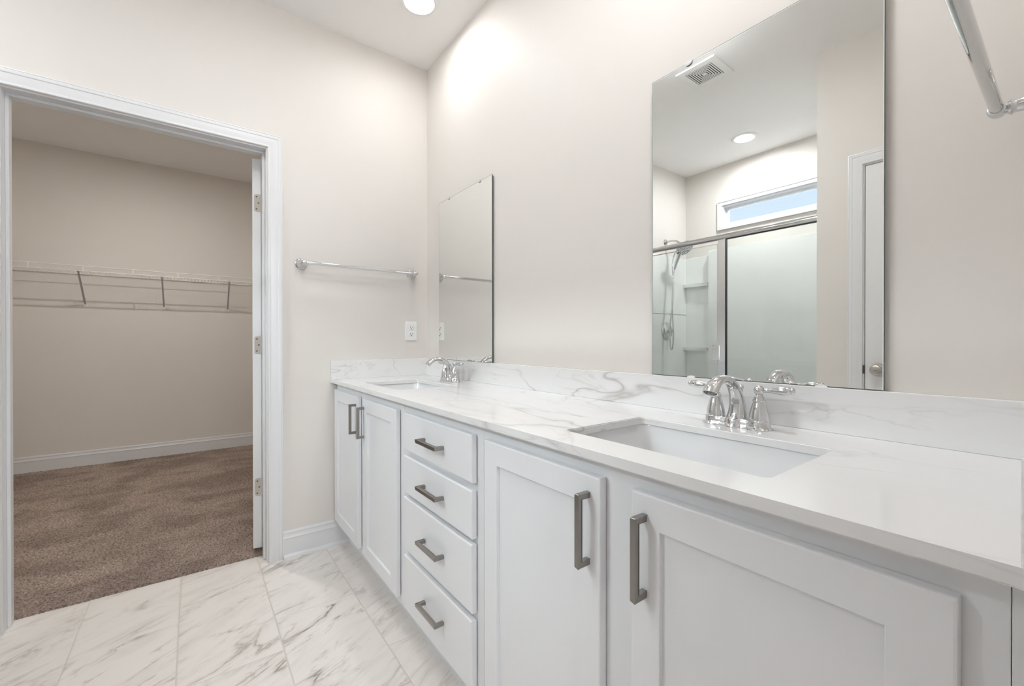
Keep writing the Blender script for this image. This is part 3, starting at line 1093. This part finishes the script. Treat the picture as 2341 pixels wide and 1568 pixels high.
# ------------------------------------------------------------------ mirrors
def mirror(x0, x1, z0, z1, label, clips_top, clips_bot):
    t = thing('wall_mirror', label, 'mirror', (x0, -0.0005, z0), 'frameless vanity mirrors')
    W, Hh = x1 - x0, z1 - z0
    bm = bmesh.new()
    box(bm, 0, W, -0.0115, -0.0065, 0, Hh, 0)
    for f in bm.faces:
        f.material_index = 0 if f.normal.y < -0.5 else 1
    obj('glass', bm, [M_MIRROR, M_MEDGE], t)
    obj('backing', bx(0.004, W - 0.004, -0.0064, -0.0002, 0.004, Hh - 0.004), M_BACK, t)
    # dark rim round the glass, then pale strips painted in as bevel highlight
    bm = bmesh.new()
    def rg(i, y):
        return [(i, y, i), (W - i, y, i), (W - i, y, Hh - i), (i, y, Hh - i)]
    loft(bm, [rg(-0.0004, -0.0105), rg(-0.0003, -0.0119), rg(0.0009, -0.0119), rg(0.0009, -0.0110)])
    obj('edge', bm, M_MEDGE, t)
    bm = bmesh.new()
    box(bm, 0.0010, W - 0.0010, -0.0119, -0.0112, Hh - 0.0024, Hh - 0.0010)
    box(bm, W - 0.0022, W - 0.0010, -0.0119, -0.0112, 0.0010, Hh - 0.0024)
    box(bm, 0.0010, 0.0016, -0.0119, -0.0112, 0.0010, Hh - 0.0024)
    obj('bevel_highlight', bm, M_BEVEL_HL, t)
    for xs, zz, s in [(c, Hh, 1) for c in clips_top] + [(c, 0, -1) for c in clips_bot]:
        bm = bmesh.new()
        cx = xs - x0
        out = [(cx - 0.011, -s * 0.003), (cx - 0.011, s * 0.004), (cx + 0.011, s * 0.004), (cx + 0.011, -s * 0.003)]
        # hooked clip: plate above the glass and a rounded lip in front
        box(bm, cx - 0.0115, cx + 0.0115, -0.0145, -0.0002, zz + s * 0.0004, zz + s * 0.0022, 0.0004, 1)
        lip = [(cx - 0.0115, zz + s * 0.0022)] + [(cx - 0.0115 * math.cos(math.radians(a)), zz - s * (0.0085 if s > 0 else 0.0045) * math.sin(math.radians(a))) for a in range(0, 181, 20)] + [(cx + 0.0115, zz + s * 0.0022)]
        slab(bm, lip, [], -0.0148, -0.0126, lambda x, z, y: (x, y, z))
        obj('clip', bm, M_CHROME if s > 0 else M_PLAST, t)
    return t


mirror(0.1820, 0.7250, 0.9875, 1.8805, 'narrower-looking frameless wall mirror above the far sink, beside the towel bar', (0.298, 0.615), ())
mirror(1.6055, 2.1565, 0.9875, 1.8838, 'large frameless wall mirror above the near sink, reflecting the shower', (1.725, 2.035), (1.735, 2.048))

# ------------------------------------------------------------------ towel bars
def towel_bar(label, base, normal, along, L, z, post=0.065, R=0.029, rb=0.0085):
    """base: point on the wall under the first post, along: unit vector to the second"""
    t = thing('towel_bar', label, 'towel bar', (base[0], base[1], z), 'chrome towel bars')
    N, A = Vector(normal), Vector(along)
    for s in (0, 1):
        o = A * (L * s)
        bm = lathe(bmesh.new(), [(R, 0.0), (R, 0.003), (R * 0.93, 0.006), (R * 0.80, 0.0075), (R * 0.78, 0.010), (R * 0.72, 0.013), (R * 0.62, 0.018), (R * 0.50, 0.026), (R * 0.36, post - 0.024), (R * 0.33, post - 0.019), (R * 0.44, post - 0.015), (R * 0.30, post - 0.010)], o, N, 32)
        p = obj('wall_post', bm, M_CHROME, t, 50)
        bm = bmesh.new()
        c = o + N * post
        d = A if s == 0 else -A
        # cup holding the bar end, rounded outer end
        prof = [(0.0, -0.0135), (0.006, -0.0125), (0.0105, -0.008), (0.0120, 0.0), (0.0118, 0.010), (0.0105, 0.013), (rb, 0.0135)]
        lathe(bm, prof, c, d, 28)
        obj('end_cup', bm, M_CHROME, p, 50)
    bm = tube(bmesh.new(), [N * post + A * 0.006, N * post + A * (L - 0.006)], rb, 24)
    obj('bar', bm, M_CHROME, t, 50)
    return t


towel_bar('chrome towel bar on the far wall, between the closet door and the corner', (0.0, -0.703), (1, 0, 0), (0, 1, 0), 0.600, 1.486)
towel_bar('chrome towel bar at the upper right, close to the camera on the right wall', (WR, -0.080), (-1, 0, 0), (0, -1, 0), 0.457, 1.470, post=0.0735)

# ------------------------------------------------------------------ outlet
t = thing('electrical_outlet', 'white duplex outlet on the far wall above the side splash', 'outlet', (0.0, -0.105, 1.1505))
def plate_ring(g, x):
    return [(x, a, b) for a, b in rrect(-0.0345 + g, 0.0345 - g, -0.057 + g, 0.057 - g, 0.004, 3)]
bm = bmesh.new()
loft(bm, [plate_ring(0, 0.0), plate_ring(0, 0.0035), plate_ring(0.003, 0.006)], True, True)
obj('cover_plate', bm, M_PLAST, t, 30)
for s in (1, -1):
    zc = s * 0.0195
    bm = bmesh.new()
    rr = [(0.0175 * math.cos(2 * PI * k / 32), max(-0.0135, min(0.0135, 0.0175 * math.sin(2 * PI * k / 32)))) for k in range(32)]
    loft(bm, [[(0.0055, a, zc + b) for a, b in rr], [(0.0078, a, zc + b) for a, b in rr], [(0.0082, a * 0.95, zc + b * 0.95) for a, b in rr]], True, True)
    sk = obj('socket', bm, M_PLAST, t, 40)
    bm = bmesh.new()
    box(bm, 0.0080, 0.0085, -0.0075, -0.0053, zc - 0.001, zc + 0.0085)
    box(bm, 0.0080, 0.0085, 0.0053, 0.0073, zc, zc + 0.0075)
    lathe(bm, [(0.0, 0.0), (0.0027, 0.0), (0.0027, -0.0005)], (0.0085, 0, zc - 0.0065), (1, 0, 0), 12)
    obj('slots', bm, M_DARK, sk)
sc_ = lathe(bmesh.new(), [(0.0, 0.0012), (0.0025, 0.0008), (0.003, 0.0)], (0.0060, 0, 0), (1, 0, 0), 14)
obj('screw', sc_, M_PLAST, t)

# ------------------------------------------------------------------ closet wire shelf
ys0, ys1 = CL[2] + 0.002, CL[3] - 0.002
t = thing('wire_shelf', 'white wire closet shelf on angled supports along the closet back wall', 'shelf', (-2.65, -1.4, 1.67))
L0 = Vector((-2.65, -1.4, 1.67))
def T3(x, y, z):
    return Vector((x, y, z)) - L0
bm = bmesh.new()
tube(bm, [T3(-2.500, ys0, 1.706), T3(-2.500, ys1, 1.706)], 0.0038, 8)
tube(bm, [T3(-2.497, ys0, 1.666), T3(-2.497, ys1, 1.666)], 0.0038, 8)
obj('front_rail', bm, M_WIRE, t, 40)
for k in range(8):
    y = -0.649 - 0.3045 * k
    bm = bx(-2.503 - L0.x, -2.4955 - L0.x, y - 0.006 - L0.y, y + 0.006 - L0.y, 1.666 - L0.z, 1.706 - L0.z, 0.001, 1)
    obj('rail_tie', bm, M_WIRE, t)
bm = bmesh.new()
tube(bm, [T3(-2.792, ys0, 1.672), T3(-2.792, ys1, 1.672)], 0.0030, 8)
tube(bm, [T3(-2.70, ys0, 1.6655), T3(-2.70, ys1, 1.6655)], 0.0028, 8)
obj('support_wire', bm, M_WIRE, t, 40)
bm = bmesh.new()
n_w = int((ys1 - ys0) / 0.0254)
for k in range(n_w):
    y = ys0 + 0.015 + k * 0.0254
    tube(bm, [T3(-2.797, y, 1.6700), T3(-2.495, y, 1.6700)], 0.0019, 5)
o = obj('deck_wires', bm, M_WIRE, t, 60)
o['kind'] = 'stuff'
for y in (-1.897, -1.367, -0.866, -2.50):
    bm = bmesh.new()
    # flat strut from the front rail down to the wall
    a, b = T3(-2.500, y, 1.672), T3(-2.795, y, 1.412)
    d = (b - a).normalized()
    nrm = Vector((0, 1, 0)).cross(d)
    R = []
    for p in (a, a + d * 0.01, b - d * 0.01, b):
        R.append([p + Vector((0, sy * 0.0062, 0)) + nrm * sn * 0.0035 for sy, sn in ((-1, -1), (1, -1), (1, 1), (-1, 1))])
    loft(bm, R, True, True)
    st_ = obj('strut', bm, M_STRUT, t)
    cl = bmesh.new()
    box(cl, -2.7995 - L0.x, -2.790 - L0.x, y - 0.011 - L0.y, y + 0.011 - L0.y, 1.386 - L0.z, 1.414 - L0.z, 0.002, 1)
    lathe(cl, [(0.0045, 0.0), (0.004, 0.0022), (0.0, 0.003)], T3(-2.790, y, 1.394), (1, 0, 0), 12)
    obj('wall_clip', cl, M_PLAST, st_)

# ------------------------------------------------------------------ shower
YG = -1.90        # plane of the glass
sh = thing('shower_surround', 'white acrylic shower surround with moulded corner shelves, seen in the big mirror', 'shower', (0, 0, 0))
ZSU = 1.948
bm = bmesh.new()
# pan with raised curb
box(bm, 0.001, XS - 0.001, YG - 0.055, YG + 0.055, 0, 0.105, 0.012, 3)
box(bm, 0.001, XS - 0.001, YS + 0.001, YG - 0.055, 0, 0.045)
obj('pan', bm, M_ACRYL, sh)
bm = bmesh.new()
# left end panel in two courses with a fine joint
box(bm, 0.0008, 0.014, YS + 0.001, YG - 0.056, 0.045, 1.349, 0.002, 1)
box(bm, 0.0008, 0.014, YS + 0.001, YG - 0.056, 1.352, 1.915, 0.002, 1)
obj('end_panel', bm, M_ACRYL, sh)
bm = bmesh.new()
box(bm, XS - 0.014, XS - 0.0008, YS + 0.001, YG - 0.056, 0.045, 1.349, 0.002, 1)
box(bm, XS - 0.014, XS - 0.0008, YS + 0.001, YG - 0.056, 1.352, 1.915, 0.002, 1)
obj('end_panel', bm, M_ACRYL, sh)
bm = bmesh.new()
box(bm, 0.014, XS - 0.014, YS + 0.001, YS + 0.016, 0.045, 1.915, 0.002, 1)
obj('back_panel', bm, M_ACRYL, sh)
bm = bmesh.new()
# projecting middle panel with sloped flanks
XA, XB = 0.255, XS - 0.255
def sec(z, g=0.0):
    return [(XA - 0.0, YS + 0.016, z), (XA + 0.02, YS + 0.075 - g, z), (XB - 0.02, YS + 0.075 - g, z), (XB + 0.0, YS + 0.016, z)]
loft(bm, [sec(0.045), sec(ZSU - 0.004), sec(ZSU, 0.004)], True, True)
obj('centre_panel', bm, M_ACRYL, sh)
for s in (0, 1):
    for z in (1.650, 1.027, 0.45):
        pts = [(0.014, YS + 0.016), (XA + 0.004, YS + 0.016), (XA + 0.014, YS + 0.074), (XA - 0.02, YS + 0.070), (0.135, YS + 0.066), (0.040, YS + 0.070), (0.014, YS + 0.076)]
        if s:
            pts = [(XS - x, y) for x, y in pts]
        bm = bmesh.new()
        slab(bm, pts, [], z - 0.030, z)
        es = [e for e in bm.edges if len(e.link_faces) == 2 and e.calc_face_angle(0) > 1.0]
        bmesh.ops.bevel(bm, geom=es, offset=0.004, segments=2, affect='EDGES')
        obj('corner_shelf', bm, M_ACRYL, sh)

se = thing('shower_enclosure', 'framed glass shower door and fixed panel with chrome header, seen in the big mirror', 'shower door', (0, YG, 0))
XP0, XP1 = 0.838, 0.892
ZH = 1.832
bm = bmesh.new()
tube(bm, [(0.002, 0, ZH), (XS - 0.002, 0, ZH)], 0.021, 20)
obj('header_rail', bm, M_CHROME, se, 50)
bm = bmesh.new()
box(bm, 0.002, XS - 0.002, -0.014, 0.014, 0.105, 0.128, 0.002, 1)
obj('bottom_track', bm, M_ALU, se)
bm = bmesh.new()
box(bm, XP0, XP1, -0.014, 0.014, 0.128, ZH - 0.018, 0.003, 2)
obj('centre_post', bm, M_ALU, se)
bm = bmesh.new()
box(bm, XP1, XP1 + 0.006, -0.006, 0.012, 0.128, ZH - 0.018)
box(bm, XP1, XS - 0.02, 0.006, 0.012, ZH - 0.026, ZH - 0.019)
obj('gasket', bm, M_GASKET, se)
for xa in (0.002, XS - 0.020):
    obj('wall_channel', bx(xa, xa + 0.018, -0.012, 0.012, 0.128, ZH - 0.018, 0.001, 1), M_ALU, se)
obj('fixed_glass', bx(XP1 + 0.002, XS - 0.018, -0.003, 0.003, 0.128, ZH - 0.018), M_SGLASS, se)
bm = bmesh.new()
obj('door_glass', bx(0.026, XP0 - 0.006, -0.003, 0.003, 0.140, ZH - 0.040), M_SGLASS, se)
bm = bmesh.new()
box(bm, 0.022, XP0 - 0.004, -0.005, 0.005, ZH - 0.046, ZH - 0.040)
box(bm, XP0 - 0.010, XP0 - 0.004, -0.005, 0.005, 0.134, ZH - 0.046)
box(bm, 0.020, 0.026, -0.005, 0.005, 0.134, ZH - 0.046)
box(bm, 0.020, XP0 - 0.004, -0.005, 0.005, 0.134, 0.140)
obj('door_edge', bm, M_ALU, se)
for z in (1.005, 0.35):
    obj('door_hinge', bx(XP0 - 0.040, XP0 + 0.014, -0.018, 0.018, z - 0.055, z + 0.055, 0.003, 2), M_CHROME, se)

SY = -2.52
hd_ = thing('hand_shower_set', 'chrome round shower head with hand shower and looping hose on the shower end wall', 'shower head', (0.001, SY, 2.04))
bm = lathe(bmesh.new(), [(0.030, 0.0), (0.030, 0.003), (0.022, 0.010), (0.013, 0.016), (0.011, 0.02)], (0, 0, 0), (1, 0, 0), 28)
obj('wall_flange', bm, M_CHROME, hd_, 50)
arm = spline([(0.01, 0, 0.0), (0.05, 0, 0.003), (0.10, 0, -0.004), (0.155, 0, -0.036)], 6)
obj('shower_arm', tube(bmesh.new(), arm, 0.0095, 14), M_CHROME, hd_, 50)
ax = Vector((0.62, 0.18, -0.76)).normalized()
hp = Vector((0.165, 0.0, -0.045))
bm = lathe(bmesh.new(), [(0.013, -0.012), (0.018, 0.0), (0.018, 0.018), (0.030, 0.030), (0.064, 0.042), (0.080, 0.052), (0.082, 0.066), (0.078, 0.070), (0.070, 0.0695), (0.0, 0.0705)], hp, ax, 40)
hb = obj('head_body', bm, M_CHROME, hd_, 50)
bm = bmesh.new()
a_, u_, v_ = frame_axes(ax)
for rr_, n_ in ((0.0, 1), (0.016, 6), (0.031, 12), (0.047, 18), (0.063, 24)):
    for k in range(n_):
        an = 2 * PI * k / n_ + rr_ * 30
        c = hp + a_ * 0.0700 + (u_ * math.cos(an) + v_ * math.sin(an)) * rr_
        lathe(bm, [(0.0034, 0.0), (0.0026, 0.0035), (0.0, 0.004)], c, a_, 8)
o = obj('nozzles', bm, M_GASKET, hb)
# hand shower wand docked under the head
def hp3(x, y, z):      # world to shower-head space
    return (x - 0.001, y - SY, z - 2.04)
wand = spline([hp3(0.185, -2.50, 1.945), hp3(0.160, -2.50, 1.900), hp3(0.130, -2.50, 1.835), hp3(0.108, -2.50, 1.765)], 6)
nW = len(wand)
obj('hand_wand', tube(bmesh.new(), wand, [0.017 - 0.007 * i / nW + 0.003 * math.sin(PI * i / nW) for i in range(nW)], 16), M_CHROME, hd_, 50)
hose = spline([tuple(wand[-1]), hp3(0.104, -2.49, 1.70), hp3(0.108, -2.475, 1.60), hp3(0.114, -2.455, 1.42), hp3(0.128, -2.45, 1.17), hp3(0.122, -2.452, 1.05), hp3(0.106, -2.455, 1.012), hp3(0.090, -2.465, 1.05), hp3(0.084, -2.47, 1.25),
               hp3(0.106, -2.475, 1.45), hp3(0.090, -2.50, 1.66), hp3(0.072, -2.525, 1.83), hp3(0.095, -2.53, 1.925), hp3(0.150, -2.52, 1.985)], 8)
bm = tube(bmesh.new(), hose, 0.0068, 10)
obj('hose', bm, M_CHROME, hd_, 60)

vt = thing('shower_valve', 'round chrome shower valve with small lever on the shower end wall', 'valve', (0.0145, SY, 1.188))
bm = lathe(bmesh.new(), [(0.084, 0.0), (0.084, 0.003), (0.078, 0.008), (0.066, 0.010), (0.062, 0.0135), (0.040, 0.016), (0.032, 0.022), (0.0, 0.024)], (0, 0, 0), (1, 0, 0), 44)
obj('escutcheon', bm, M_CHROME, vt, 40)
bm = lathe(bmesh.new(), [(0.021, 0.020), (0.021, 0.036), (0.0155, 0.040), (0.0165, 0.052), (0.020, 0.058), (0.018, 0.070), (0.009, 0.076), (0.0, 0.077)], (0, 0, 0), (1, 0, 0), 28)
tube(bm, [(0.055, 0, 0), (0.060, 0.012, -0.022), (0.066, 0.020, -0.052)], [0.007, 0.006, 0.005], 12)
obj('handle', bm, M_CHROME, vt, 50)
